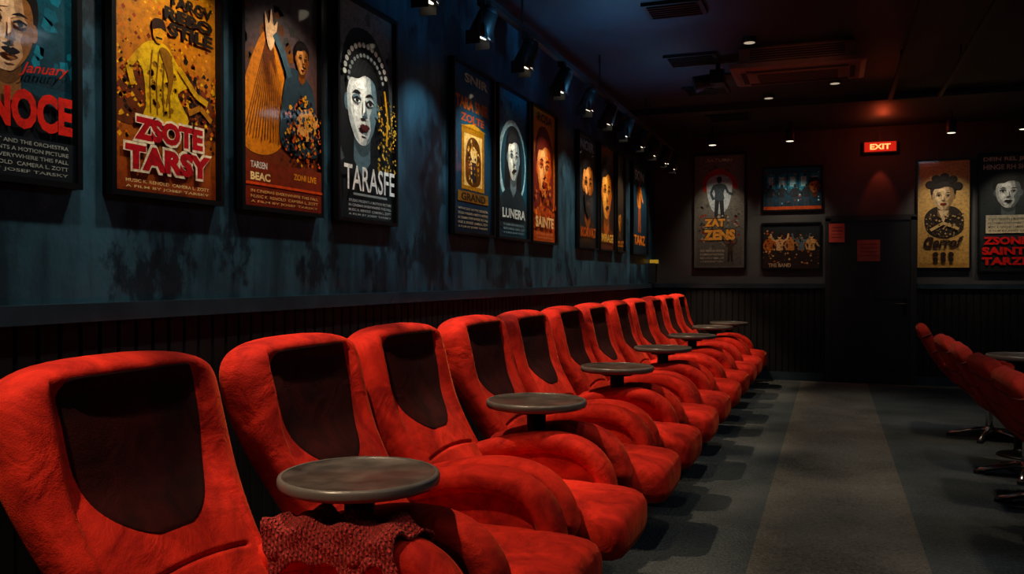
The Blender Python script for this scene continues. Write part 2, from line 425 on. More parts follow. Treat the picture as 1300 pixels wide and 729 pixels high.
# ---------------------------------------------------------------- swivel chairs, right side
def build_swivel():
    b = MB()
    P = catmull([(-.54, .955), (-.49, .84), (-.40, .68), (-.28, .53), (-.17, .445), (-.03, .425), (.15, .435), (.30, .45), (.36, .43)], 6, closed=False)
    P = [Vector((p.x, 0, p.y)) for p in P] + [Vector((.37, 0, .42))]
    n = len(P); R = []
    for i, p in enumerate(P):
        d = (P[min(i+1, n-1)]-P[max(i-1, 0)]).normalized(); nn = Vector((-d.z, 0, d.x))
        if nn.z < 0: nn = -nn
        s0 = sum((P[k+1]-P[k]).length for k in range(i)); s1 = sum((P[k+1]-P[k]).length for k in range(i, n-1))
        e = min(s0, s1); w = .27; T = .042
        w *= (1-(1-min(1, (e+.002)/.13))**3)**(1/3); T *= (1-(1-min(1, (e+.002)/.05))**2)**.5
        r = []
        for k in range(32):
            a = 2*math.pi*k/32; c, s_ = math.cos(a), math.sin(a)
            y = w*math.copysign(abs(c)**.55, c); x = T*math.copysign(abs(s_)**.6, s_)
            if s_ > 0: x += .03*(abs(y)/.27)**2
            r.append(p+nn*x+Vector((0, y, 0)))
        R.append(r)
    b.loft(R, 0)
    for k in range(1, 6):
        i = int(n*k*.105)
        b.tube([R[i][j] for j in range(14, 32)], .006, 3)
    for sy in (-1, 1):
        A = catmull([(-.36, .62), (-.2, .64), (0, .63), (.16, .60), (.22, .53), (.2, .46)], 5, closed=False)
        b.tube([Vector((p.x, sy*.285, p.y)) for p in A], .028, 0, 10)
    b.cyl((0, 0, .36), (0, 0, .40), .11, .14, 2, 24)
    b.cyl((0, 0, .08), (0, 0, .37), .028, mi=1, n=20)
    b.cyl((0, 0, .05), (0, 0, .10), .05, .035, 1, 20)
    for k in range(5):
        a = math.pi+2*math.pi*k/5; c, s_ = math.cos(a), math.sin(a)
        b.tube([Vector((c*.03, s_*.03, .075)), Vector((c*.16, s_*.16, .055)), Vector((c*.30, s_*.30, .022))], .018, 1, 8)
        b.cyl((c*.30, s_*.30, 0), (c*.30, s_*.30, .025), .026, mi=2, n=14)
    return b.mesh('swivel_lounge_chair', [M_redchair, M_chrome, M_black, M_seam])
sw = build_swivel()
for y, a in ((4.35, 2), (5.1, 3), (5.92, -2), (6.75, 2), (8.25, -3)):
    obj('swivel_lounge_chair', sw, (1.26, y, 0), (0, 0, math.radians(a)))
obj('round_side_table', tab, (1.36, 7.50, 0))

# ---------------------------------------------------------------- posters
_tc = {}
def textmesh(s, bold=.0, shear=0.):
    k = (s, bold, shear)
    if k in _tc: return _tc[k]
    cu = bpy.data.curves.new('t', 'FONT'); cu.body = s; cu.offset = bold; cu.resolution_u = 3; cu.shear = shear
    ob = bpy.data.objects.new('t', cu); COL.objects.link(ob)
    bpy.context.view_layer.update()
    me = ob.evaluated_get(bpy.context.evaluated_depsgraph_get()).to_mesh()
    vs = [(v.co.x, v.co.y) for v in me.vertices]; fs = [tuple(p.vertices) for p in me.polygons]
    bpy.data.objects.remove(ob); bpy.data.curves.remove(cu)
    x0 = min(v[0] for v in vs); x1 = max(v[0] for v in vs); y0 = min(v[1] for v in vs); y1 = max(v[1] for v in vs)
    vs = [((x-x0)/(x1-x0), (y-y0)/(y1-y0)) for x, y in vs]
    _tc[k] = (vs, fs); return _tc[k]
class Art:
    def __init__(s, w, h): s.w = w; s.H = h/w; s.v = []; s.f = []; s.c = []; s.l = 0
    def _add(s, pts, fs, cols):
        s.l += 1; o = len(s.v); z = .0004*s.l
        for p in pts: s.v.append((max(0, min(1, p[0]))*s.w, max(0, min(s.H, p[1]))*s.w, z))
        s.c += cols
        for f in fs: s.f.append([i+o for i in f])
    def poly(s, pts, c): s._add(pts, [tuple(range(len(pts)))], [c]*len(pts))
    def smooth(s, pts, c, n=5):
        s.poly([(p.x, p.y) for p in catmull([Vector(p) for p in pts], n)], c)
    def rect(s, x0, y0, x1, y1, c, c2=None):
        s._add([(x0, y0), (x1, y0), (x1, y1), (x0, y1)], [(0, 1, 2, 3)], [c, c, c2 or c, c2 or c])
    def ell(s, cx, cy, rx, ry, c, rot=0, n=28):
        s.poly([(cx+rx*math.cos(a)*math.cos(rot)-ry*math.sin(a)*math.sin(rot), cy+rx*math.cos(a)*math.sin(rot)+ry*math.sin(a)*math.cos(rot)) for a in [2*math.pi*i/n for i in range(n)]], c)
    def line(s, pts, w, c):
        for i in range(len(pts)-1):
            a = Vector(pts[i]); b_ = Vector(pts[i+1]); d = (b_-a).normalized(); n = Vector((-d.y, d.x))*w/2
            s.poly([tuple(a+n), tuple(a-n), tuple(b_-n), tuple(b_+n)], c); s.l -= 1
        s.l += 1
    def text(s, t, x0, y0, x1, y1, c, bold=.03, shear=0., outline=None, slope=0.):
        vs, fs = textmesh(t, bold, shear)
        if outline:
            v2, f2 = textmesh(t, bold+.045, shear); e = .018
            s._add([(x0-e+(x1-x0+2*e)*x, y0-e+(y1-y0+2*e)*y+slope*x) for x, y in v2], f2, [outline]*len(v2))
        s._add([(x0+(x1-x0)*x, y0+(y1-y0)*y+slope*x) for x, y in vs], fs, [c]*len(vs))
    def speck(s, n, x0, y0, x1, y1, cols, r=.012):
        for i in range(n):
            x = random.uniform(x0, x1); y = random.uniform(y0, y1); q = r*random.uniform(.4, 1.3)
            s.poly([(x-q, y), (x, y-q*random.uniform(.4, 1)), (x+q, y), (x, y+q)], random.choice(cols)); s.l -= 1
        s.l += 2
    def mottle(s, cx, cy, rx, ry, n, cols, r=.02):
        for i in range(n):
            a = random.uniform(0, 6.28); q = math.sqrt(random.random()); x = cx+rx*q*math.cos(a); y = cy+ry*q*math.sin(a); k = r*random.uniform(.4, 1.2); t = random.uniform(0, 3.1)
            s.poly([(x+k*math.cos(t+j*1.26)*random.uniform(.5, 1), y+k*math.sin(t+j*1.26)*random.uniform(.5, 1)) for j in range(5)], random.choice(cols)); s.l -= 1
        s.l += 2
    def portrait(s, cx, cy, k, skin, shade, hair, cloth=None, long=False, beard=False, ink=None, lips=None, turn=.0, hairtop=1.0):
        ink = ink or hair
        mid = tuple((a+b_)/2 for a, b_ in zip(skin, shade)); dk = tuple(a*.45 for a in shade); lt = tuple(min(1, a*1.25+.02) for a in skin); hl = tuple(min(1, a*2.2+.02) for a in hair)
        def P(l): return [(cx+x*k, cy+y*k) for x, y in l]
        if long: s.smooth(P([(-1.25, .9), (-.6, 1.8), (.5, 1.85), (1.3, 1.0), (1.5, -.4), (1.35, -2.1), (.4, -1.7), (-.5, -1.7), (-1.35, -2.0), (-1.45, -.4)]), hair)
        else: s.smooth(P([(-1.12, .1), (-1.15, 1.0), (-.6, 1.65*hairtop), (.4, 1.75*hairtop), (1.1, 1.1), (1.12, .1), (.6, -.3), (-.6, -.3)]), hair)
        if cloth: s.smooth(P([(-2.3, -4.2), (-2.2, -2.6), (-1.3, -2.0), (-.4, -1.75), (.4, -1.75), (1.3, -2.0), (2.2, -2.6), (2.3, -4.2)]), cloth)
        s.poly(P([(-.5, -.7), (.5, -.7), (.55, -1.9), (0, -2.4), (-.55, -1.9)]), shade)
        s.smooth(P([(-.5, -.9), (0, -1.3), (.5, -.9), (.5, -1.5), (0, -1.75), (-.45, -1.45)]), dk)
        s.ell(cx-1.0*k, cy-.05*k, .14*k, .28*k, shade); s.ell(cx+1.0*k, cy-.05*k, .14*k, .28*k, shade)
        s.smooth(P([(-.95, .5), (-.75, 1.05), (0, 1.25), (.75, 1.05), (.95, .5), (.93, -.35), (.65, -.95), (.25, -1.32), (-.25, -1.32), (-.65, -.95), (-.93, -.35)]), skin)
        s.smooth(P([(-.93, .4), (-.78, .2), (-.72, -.3), (-.45, -.8), (-.2, -1.25), (-.65, -.95), (-.93, -.35)]), mid)
        s.smooth(P([(.15+turn, 1.2), (.75, 1.05), (.95, .5), (.93, -.35), (.65, -.95), (.25, -1.32), (-.05+turn, -1.3), (.2+turn, -.8), (.0+turn, -.35), (.3+turn, .1)]), mid)
        s.smooth(P([(.45+turn, 1.15), (.75, 1.05), (.95, .5), (.93, -.35), (.65, -.95), (.25, -1.32), (.25+turn, -1.2), (.5+turn, -.8), (.42+turn, -.35), (.65+turn*.3, .1)]), shade)
        s.smooth(P([(-.6, -.1), (-.35, -.12), (-.25, -.35), (-.5, -.45)]), lt); s.smooth(P([(-.5, .7), (0, .8), (.1, .55), (-.4, .5)]), lt)
        s.smooth(P([(-1.02, .35), (-1.05, 1.1), (-.5, 1.55*hairtop), (.4, 1.6*hairtop), (1.03, 1.1), (1.0, .35), (.8, .85), (.2, 1.0), (-.3, .82), (-.8, .75)]), hair)
        for q in range(5): s.line(P([(-.8+.25*q, .95), (-.6+.28*q, 1.25*hairtop), (-.3+.3*q, 1.4*hairtop)]), .03*k, hl)
        for sx in (-1, 1):
            ex = sx*.42+turn*.3
            s.ell(cx+ex*k, cy+.14*k, .27*k, .15*k, shade if sx < 0 else mid)
            s.smooth(P([(ex-.28, .30), (ex, .43), (ex+.28, .32), (ex, .33)]), ink)
            s.smooth(P([(ex-.21, .07), (ex, .17), (ex+.21, .08), (ex, .0)]), mid if sx > 0 else skin); s.ell(cx+ex*k, cy+.09*k, .10*k, .085*k, ink)
            s.line(P([(ex-.24, .09), (ex-.02, .19), (ex+.24, .11)]), .065*k, ink); s.line(P([(ex-.18, .01), (ex, -.03), (ex+.2, .03)]), .025*k, dk)
        s.poly(P([(.02+turn, .2), (.18+turn, -.38), (-.14+turn, -.42), (.04+turn, -.3)]), shade)
        s.poly(P([(-.07+turn, .2), (-.02+turn, .2), (-.0+turn, -.25), (-.1+turn, -.3)]), lt)
        s.smooth(P([(-.2+turn, -.42), (0+turn, -.36), (.2+turn, -.42), (0+turn, -.48)]), dk)
        if beard: s.smooth(P([(-.9, -.2), (-.5, -.52), (0, -.5), (.5, -.52), (.9, -.2), (.7, -1.1), (.2, -1.7), (-.2, -1.7), (-.7, -1.1)]), hair)
        s.smooth(P([(-.32+turn, -.76), (-.1+turn, -.66), (0+turn, -.69), (.1+turn, -.66), (.32+turn, -.76), (0+turn, -.90)]), lips or ink)
        s.smooth(P([(-.15+turn, -.97), (0+turn, -.94), (.18+turn, -.98), (0+turn, -1.03)]), shade)
    def figure(s, cx, y0, h, c, c2, armsup=False):
        k = h/7.5
        def P(l): return [(cx+x*k, y0+y*k) for x, y in l]
        s.poly(P([(-.9, 0), (-.3, 0), (0, 3.2), (.3, 0), (.9, 0), (.75, 4), (-.75, 4)]), c2)
        s.smooth(P([(-.8, 3.4), (-.75, 4.6), (-1.15, 5.9), (-.4, 6.3), (.4, 6.3), (1.15, 5.9), (.75, 4.6), (.8, 3.4)]), c)
        if armsup:
            s.line(P([(-1.0, 5.8), (-2.0, 6.4), (-2.3, 7.8)]), .45*k, c); s.line(P([(1.0, 5.8), (2.0, 6.4), (2.3, 7.8)]), .45*k, c)
        else:
            s.line(P([(-1.0, 5.8), (-1.5, 4.6), (-1.0, 3.4)]), .45*k, c); s.line(P([(1.0, 5.8), (1.6, 4.6), (2.4, 4.3)]), .45*k, c)
        s.ell(cx, y0+6.95*k, .45*k, .58*k, c); s.ell(cx, y0+7.2*k, .47*k, .38*k, c2)
    def rows(s, x0, x1, y0, y1, n, c):
        W = ['A FILM BY JOSEF TARSKY', 'MUSIC K. RENOLD  CAMERA L. ZOTT', 'IN CINEMAS EVERYWHERE THIS FALL', 'STUDIO PRESENTS A MOTION PICTURE', 'WITH M. SAINT AND THE ORCHESTRA']
        hh = (y1-y0)/n
        for i in range(n): s.text(W[i % 5], x0, y0+i*hh, x1, y0+i*hh+hh*.55, c, .01)
def make_poster(side, a0, a1, z0, z1, fn, fw=.019, fmat=None):
    w, h = a1-a0, z1-z0
    M = Matrix(((0, 0, 1, XL), (1, 0, 0, a0), (0, 1, 0, z0), (0, 0, 0, 1))) if side == 'L' else Matrix(((1, 0, 0, a0), (0, 0, -1, Y1), (0, 1, 0, z0), (0, 0, 0, 1)))
    e = bpy.data.objects.new('framed_movie_poster', None); e.empty_display_size = .1; COL.objects.link(e); e.matrix_world = M
    b = MB(); D = .045
    b.box((w/2, h/2, .008), (w, h, .015))
    b.box((w/2, fw/2, D/2), (w, fw, D)); b.box((w/2, h-fw/2, D/2), (w, fw, D)); b.box((fw/2, h/2, D/2), (fw, h-2*fw, D)); b.box((w-fw/2, h/2, D/2), (fw, h-2*fw, D))
    obj('frame', b.mesh('poster_frame', [fmat or M_blackmetal]), parent=e)
    A = Art(w-2*fw, h-2*fw); fn(A)
    me = bpy.data.meshes.new('poster_print'); me.from_pydata(A.v, [], A.f); me.materials.append(M_art)
    ca = me.color_attributes.new('Col', 'FLOAT_COLOR', 'POINT')
    for i, c in enumerate(A.c): ca.data[i].color = (*c, 1)
    obj('print', me, (fw, fw, .018), parent=e)

K = hx('0b0d10'); W = hx('d9d4c4')
def p1(A):
    H = A.H; A.rect(0, 0, 1, H, hx('0c1a24'), hx('1d6478'))
    A.rect(.0, .48, 1, H, hx('0f2a36'), hx('1b6c80')); A.mottle(.8, 1.0, .4, .5, 60, [hx('1a5a6c'), hx('1f7388'), hx('123c4a')], .06)
    A.portrait(.60, .74, .165, hx('e0bc98'), hx('8a6040'), hx('120d0c'), hx('10151b'), turn=.1)
    A.rect(0, 0, 1, .20, hx('0a1016'), hx('0c141c'))
    A.text('INNOCE', .30, .24, .98, .44, hx('d42a20'), .05)
    A.text('January', .66, .50, .96, .57, hx('c52f24'), .01, .4, slope=.04)
    A.rows(.3, .95, .02, .20, 5, hx('9fa8a0'))
def p2(A):
    H = A.H; A.rect(0, 0, 1, H, hx('8a3410'), hx('e0921c'))
    A.speck(520, .0, .35, 1, H, [hx('e8a02a'), hx('9a3a0f'), hx('6a240a'), hx('f0b83a'), hx('3a1e10'), hx('d0681c')], .018)
    A.smooth([(0, .62), (.2, .80), (.45, .7), (.7, .86), (1, .66), (1, .45), (0, .45)], hx('5f2c10'))
    A.mottle(.7, .75, .35, .25, 120, [hx('1e120c'), hx('7a2c0d'), hx('d4861c')], .03)
    A.speck(320, 0, .45, 1, .90, [hx('e8a83a'), hx('d0601c'), hx('7a2c0d'), hx('1e120c')], .02)
    A.smooth([(.30, .60), (.27, .82), (.20, .90), (.32, 1.02), (.48, 1.03), (.60, .92), (.72, .80), (.66, .76), (.60, .70), (.70, .52), (.3, .50)], hx('dcb030'))
    A.mottle(.45, .75, .14, .22, 60, [hx('b88818'), hx('e8c450'), hx('8a5c14')], .03)
    for x in (.34, .40, .46, .52): A.line([(x, .54), (x-.01, .75), (x+.015, .97)], .012, hx('7c4f12'))
    A.smooth([(.42, .99), (.5, .8), (.48, .6), (.55, .8), (.52, .98)], hx('8a5a14'))
    A.line([(.24, .93), (.14, .82), (.18, .70)], .05, hx('cf9c28')); A.line([(.60, .9), (.78, .74), (.9, .70)], .045, hx('cf9c28')); A.line([(.7, .6), (.82, .66), (.94, .58)], .04, hx('a86a18'))
    A.ell(.41, 1.095, .055, .072, hx('d99b52')); A.smooth([(.35, 1.11), (.36, 1.18), (.45, 1.19), (.48, 1.12), (.42, 1.13)], hx('2a1509')); A.line([(.38, 1.06), (.44, 1.06)], .012, K)
    A.text('TARGV', .5, 1.32, .95, 1.40, hx('1c140c'), .04); A.text('REBO', .46, 1.215, .95, 1.30, hx('1c140c'), .05); A.text('STILE', .50, 1.11, .95, 1.20, hx('1c140c'), .05)
    A.text('ZSOTE', .18, .345, .84, .50, hx('b3121b'), .06, outline=hx('f2e4c4'))
    A.text('TARSY', .10, .145, .92, .31, hx('b3121b'), .06, outline=hx('f2e4c4'))
    A.rows(.1, .9, .02, .10, 2, hx('f0d49c'))
def p3(A):
    H = A.H; A.rect(0, 0, 1, H, hx('7b3214'), hx('3a4c50')); A.mottle(.3, 1.1, .5, .5, 80, [hx('5a3a24'), hx('3a3a34'), hx('7a4a28')], .06)
    A.smooth([(.04, .45), (.0, .75), (.12, 1.08), (.30, 1.34), (.45, 1.2), (.60, .85), (.52, .52), (.3, .40)], hx('d4803a'))
    for i in range(15): A.line([(.03+.036*i, .50+.01*(i % 3)), (.17+.022*i, .9), (.31+.004*i, 1.28)], .009, hx('6a3412'))
    A.smooth([(.30, 1.28), (.28, 1.48), (.33, 1.40), (.36, 1.52), (.39, 1.40), (.44, 1.44), (.40, 1.28), (.35, 1.2)], hx('eec49a'))
    A.smooth([(.50, .5), (.50, .85), (.58, 1.1), (.72, 1.12), (.92, 1.0), (.97, .7), (.95, .45)], hx('2a3840'))
    A.line([(.60, 1.05), (.50, 1.22), (.40, 1.34)], .065, hx('3f545c'))
    A.portrait(.76, 1.22, .085, hx('cf9464'), hx('7a4524'), hx('140c0a'))
    A.smooth([(.6, .62), (.75, .82), (.95, .78), (.85, .58)], hx('d09a64')); A.mottle(.76, .68, .22, .25, 130, [hx('c9531d'), hx('e09a3c'), hx('1a0f0b'), hx('2f3f48')], .03)
    A.speck(120, .50, .36, 1, .8, [hx('c9531d'), hx('e09a3c'), hx('1a0f0b')], .018)
    A.rect(0, .0, 1, .34, hx('6a1f10'), hx('7b2c14'))
    A.text('BEAC', .06, .19, .30, .25, hx('f0d49c'), .04); A.text('TARSEN', .06, .28, .26, .33, W, .02); A.text('ZONI LIVE', .6, .24, .92, .29, hx('e89a4c'))
    A.rows(.06, .94, .02, .14, 3, hx('e8b47c'))
    A.rect(0, .155, 1, .175, hx('d84a20'))
def p4(A):
    H = A.H; A.rect(0, 0, 1, H, hx('1a2228'), hx('7c8c90')); A.mottle(.5, 1.3, .5, .5, 60, [hx('6f8086'), hx('56666c'), hx('3e4c52')], .07)
    A.smooth([(.08, .6), (.06, 1.2), (.22, 1.62), (.6, 1.68), (.88, 1.4), (.97, .9), (1, .4), (.5, .3)], hx('11161a'))
    A.portrait(.43, 1.02, .265, hx('dde3e0'), hx('5c7480'), hx('0f1316'), hx('161b1f'), lips=hx('4a2226'), turn=.05, hairtop=1.12)
    for i in range(15):
        a = math.pi*(1.0-i/16*1.05); A.ell(.45+.35*math.cos(a), 1.25+.29*math.sin(a), .03, .024, hx('dfe3dc'))
        A.ell(.45+.29*math.cos(a), 1.20+.25*math.sin(a), .022, .018, hx('8f9a9a'))
    A.speck(220, .64, .45, .98, 1.1, [hx('c99a3c'), hx('e8c46c'), hx('1a1410')], .017)
    A.line([(.76, 1.2), (.82, .95), (.80, .7)], .03, hx('c99a3c'))
    A.text('TARASFE', .05, .24, .95, .46, hx('eff3f0'), .01)
    A.rect(.2, .20, .8, .22, hx('8f9a9a')); A.rows(.12, .88, .02, .18, 4, hx('b9c2c2'))
def p5(A):
    H = A.H; A.rect(0, 0, 1, H, hx('0c1a28'), hx('1f5a80'))
    A.text('SNIR', .3, H-.14, .9, H-.05, hx('d8d0b0')); A.text('TARA SNIR', .08, 1.20, .92, 1.32, hx('e07a30'), .04); A.text('ZOLTE', .2, 1.08, .8, 1.16, hx('c85424'), .03)
    A.rect(.22, .42, .80, 1.03, hx('a67836')); A.rect(.28, .46, .74, .97, hx('e8c888'))
    A.smooth([(.34, .5), (.34, .85), (.51, .95), (.68, .85), (.68, .5)], hx('5a3818')); A.ell(.51, .74, .09, .12, hx('e0c890')); A.rect(.44, .5, .58, .7, hx('20242a')); A.mottle(.51, .7, .16, .22, 60, [hx('2a1c10'), hx('c89a50'), hx('e8c888')], .025)
    A.poly([(.18, 1.03), (.51, 1.08), (.84, 1.03)], hx('c89a50'))
    A.rect(.12, .30, .9, .40, hx('7a5a30')); A.text('GRAND', .2, .31, .82, .385, K); A.rows(.12, .88, .04, .26, 5, hx('b8a888'))
def p6(A):
    H = A.H; A.rect(0, 0, 1, H, hx('16303c'), hx('2f7a9c')); A.mottle(.5, 1.2, .5, .5, 60, [hx('245a74'), hx('3a8cae')], .06)
    A.ell(.5, .85, .46, .5, hx('a8d0d8')); A.ell(.52, .85, .40, .44, hx('1c4254'))
    A.portrait(.52, .92, .19, hx('d8e0d8'), hx('6a8088'), hx('12181c'), hx('1c2c34'), long=True)
    A.text('LUNERA', .12, .22, .88, .33, hx('cfdcd8'), .03); A.rows(.15, .85, .04, .18, 3, hx('8fb0b8'))
def p7(A):
    H = A.H; A.rect(0, 0, 1, H, hx('a83a18'), hx('e09048'))
    A.portrait(.52, .95, .28, hx('f0ac78'), hx('b84e2e'), hx('6a2014'), hx('b04a28'), long=True, lips=hx('8a1c14'))
    A.mottle(.5, .5, .5, .3, 60, [hx('b8502c'), hx('8a3018'), hx('d88050')], .05)
    A.text('ROSA', .2, H-.16, .8, H-.05, hx('2a1510')); A.text('SAINTE', .12, .18, .88, .32, hx('e8c08c'), .04); A.rows(.15, .85, .03, .14, 2, hx('e0a070'))
def p8(A):
    H = A.H; A.rect(0, 0, 1, H, hx('0d1216'), hx('142530'))
    A.text('NOIR', .15, H-.2, .85, H-.06, hx('9aa8a8')); A.portrait(.52, .88, .27, hx('e8a36c'), hx('8a4a22'), hx('150c08'), hx('1a1310'), beard=True)
    A.text('KORVAT', .1, .14, .9, .28, hx('c8581c'), .03)
def p9(A):
    H = A.H; A.rect(0, 0, 1, H, hx('4c220c'), hx('8a4414'))
    A.portrait(.5, .95, .32, hx('f0ac68'), hx('b0561c'), hx('1c0e08'), hx('5a2810'), long=True); A.text('MIRAGE', .1, .12, .9, .26, hx('f0c070'), .03)
def p10(A):
    H = A.H; A.rect(0, 0, 1, H, hx('151414'), hx('3a2c1c'))
    A.portrait(.5, .9, .22, hx('c89058'), hx('704018'), hx('181008'), hx('302014')); A.text('DUST', .15, .12, .85, .3, hx('d0803c'), .03)
def p11(A):
    H = A.H; A.rect(0, 0, 1, H, hx('0f1c26'), hx('1c3a4a'))
    A.text('SON', .2, H-.2, .8, H-.06, hx('c8d4d4')); A.figure(.5, .30, .78, hx('e88840'), hx('9a4a20')); A.text('TARZ', .12, .12, .88, .26, hx('e87c30'), .04)
def pA(A):
    H = A.H; A.rect(0, 0, 1, H, hx('5a5450'), hx('70706c')); A.rect(.05, .04, .95, H-.04, hx('4a4744'), hx('77776f')); A.mottle(.5, 1.2, .42, .9, 90, [hx('5c5a54'), hx('6e6c64'), hx('484844')], .06)
    A.text('SATURN', .25, H-.14, .75, H-.07, hx('c8c4b8'))
    A.smooth([(.2, 1.55), (.2, 1.85), (.5, 2.02), (.8, 1.85), (.85, 1.6), (.5, 1.72)], hx('b8483c')); A.smooth([(.32, 1.25), (.25, 1.75), (.5, 1.9), (.75, 1.75), (.68, 1.25), (.5, 1.1)], hx('b4c4cc'))
    A.figure(.5, 1.0, .85, hx('31414a'), hx('181e22'))
    A.speck(90, .1, .5, .9, 1.1, [hx('8a3a2c'), hx('35302c'), hx('a09a8c')], .03)
    A.text('ZAT', .2, .84, .62, 1.0, hx('d8a060'), .06, outline=hx('2a2420')); A.text('ZENS', .18, .56, .82, .78, hx('d8a060'), .06, outline=hx('2a2420'))
    A.figure(.72, .12, .45, hx('3a2c26'), hx('1a1614'), True); A.rows(.12, .6, .1, .4, 4, hx('b8b0a0'))
def pB(A):
    H = A.H; A.rect(0, 0, 1, H, hx('0f1a24'), hx('1c6a90'))
    for i in range(5): A.rect(.05+.19*i, .35, .2+.19*i, .66, hx('2f96bc')); A.rect(.08+.19*i, .42, .17+.19*i, .6, hx('a8e0f0'))
    A.speck(120, .02, .1, .98, .7, [hx('c05a34'), hx('a8d8e0'), hx('0e1418'), hx('1a4c60')], .02)
    for x in (.12, .32, .55, .75): A.figure(x, .04, .42, hx('17202a'), hx('2a3a48'))
    A.portrait(.88, .42, .09, hx('b87850'), hx('5a3420'), K)
    A.rect(0, 0, 1, .06, hx('a84a28'))
def pC(A):
    H = A.H; A.rect(0, 0, 1, H, hx('2a1a12'), hx('182228'))
    for x, c in ((.12, 'b06a44'), (.3, 'd8b488'), (.5, 'b88458'), (.68, '5a6a70'), (.86, 'c8a070')): A.figure(x, .1, .52, hx(c), hx('241a18'), x in (.3, .68))
    A.text('THE BAND', .1, .02, .5, .09, hx('c8b090')); A.speck(120, 0, .05, 1, .7, [hx('a85a30'), hx('120e0c'), hx('c8a070')], .02)
def pD(A):
    H = A.H; A.rect(0, 0, 1, H, hx('c09a62'), hx('cdb480')); A.rect(.03, .03, .97, .1, hx('b08a54'))
    A.smooth([(.2, .75), (.14, 1.1), (.35, 1.3), (.7, 1.3), (.88, 1.1), (.85, .75), (.5, .62)], hx('2a2420'))
    A.portrait(.5, 1.52, .21, hx('d8c8a4'), hx('8a7454'), hx('1c1816'), lips=hx('6a2c20'), hairtop=1.15)
    for x, y in ((.24, 1.78), (.36, 1.9), (.52, 1.94), (.68, 1.88), (.78, 1.74)): A.ell(x, y, .09, .08, hx('1c1816'))
    A.poly([(.4, 1.22), (.5, .95), (.6, 1.22)], hx('d8c8a4')); A.line([(.25, .8), (.5, .95), (.8, .82)], .06, hx('c8b080')); A.speck(130, .15, .65, .88, 1.15, [hx('5a4830'), hx('c8b080')], .022)
    A.text('Gerrof', .12, .42, .88, .66, hx('2a1c12'), .04, .3)
    for x in (.35, .5, .65): A.ell(x, .28, .055, .055, hx('2a1c12')); A.ell(x, .17, .05, .05, hx('2a1c12'))
def pE(A):
    H = A.H; A.rect(0, 0, 1, H, hx('14181a'), hx('283238'))
    A.text('DEIN REL JRZH', .06, H-.14, .9, H-.05, W); A.text('HINGE RH SIGNS', .06, H-.27, .9, H-.18, W)
    A.portrait(.45, 1.38, .20, hx('b8c0c0'), hx('4a5458'), hx('101416'), hx('20282c'))
    A.rect(.1, .66, .9, .98, hx('c8c0a4'), hx('a8a898')); A.rows(.14, .86, .68, .96, 4, hx('34302a'))
    A.text('ZSONI', .06, .46, .7, .60, hx('d0201a'), .05); A.text('SAINTE', .04, .28, .84, .42, hx('d0201a'), .05); A.text('TARZI', .04, .1, .72, .24, hx('d0201a'), .05)

ZB, ZT = 1.64, 2.775
for (a, c, fn) in ((1.50, 2.14, p1), (2.262, 2.83, p2), (2.945, 3.55, p3), (3.68, 4.30, p4), (5.07, 5.79, p5), (5.86, 6.56, p6), (6.62, 7.31, p7), (8.0, 8.74, p8), (8.82, 9.5, p9), (9.58, 10.0, p10), (10.42, 11.35, p11)):
    make_poster('L', a, c, ZB, ZT, fn)
make_poster('B', -1.77, -1.07, 1.47, 3.03, pA); make_poster('B', -.86, -.10, 2.23, 2.82, pB); make_poster('B', -.87, -.12, 1.46, 2.08, pC)
make_poster('B', 1.0, 1.62, 1.46, 2.83, pD); make_poster('B', 1.69, 2.42, 1.42, 2.88, pE)

# ---------------------------------------------------------------- exit sign, AC, ceiling hardware
e = bpy.data.objects.new('exit_sign', None); COL.objects.link(e); e.location = (.58, Y1-.10, 3.01)
b = MB(); b.box((0, .03, 0), (.40, .06, .15), 0); b.box((0, -.004, 0), (.37, .01, .12), 1); b.box((0, .06, .12), (.05, .03, .12), 0); obj('housing', b.mesh('housing', [M_black, M_exit]), parent=e)
vs, fs = textmesh('EXIT', .03)
me = bpy.data.meshes.new('letters'); me.from_pydata([(-.12+.24*x, -.012, -.035+.07*y) for x, y in vs], [], fs); me.materials.append(M_exitl); obj('letters', me, parent=e)

b = MB()
def rr_(z, x, y): return [Vector((-x, -y, z)), Vector((x, -y, z)), Vector((x, y, z)), Vector((-x, y, z))]
b.loft([rr_(0, .43, .26), rr_(-.02, .46, .28), rr_(-.13, .46, .28), rr_(-.15, .53, .34), rr_(-.19, .53, .34), rr_(-.205, .49, .31)], 0, smooth=False)
b.box((0, -.24, -.206), (.80, .04, .012), 1); b.box((0, .24, -.206), (.80, .04, .012), 1); b.box((-.43, 0, -.206), (.04, .4, .012), 1); b.box((.43, 0, -.206), (.04, .4, .012), 1)
b.box((0, 0, -.208), (.70, .36, .012), 0)
for i in range(8): b.box((0, -.15+.043*i, -.215), (.64, .012, .006), 1)
b.box((0, -.283, -.075), (.74, .01, .08), 1)
for i in range(4): b.box((0, -.289, -.048-.019*i), (.74, .010, .005), 0)
obj('ceiling_air_conditioner', b.mesh('ac', [M_ac, M_acd]), (-.27, 7.75, ZC))

def vent(x, y, s=.5):
    b = MB(); b.box((0, 0, -.012), (s, s*.8, .024), 0)
    for i in range(6): b.box((0, -s*.3+s*.12*i, -.028), (s*.84, s*.05, .012), 1)
    obj('ceiling_vent', b.mesh('vent', [M_black, M_blackmetal]), (x, y, ZC))
vent(-1.05, 6.2, .42); vent(-1.15, 7.7, .45); vent(-1.2, 9.0, .45); vent(-1.15, 10.6, .5)

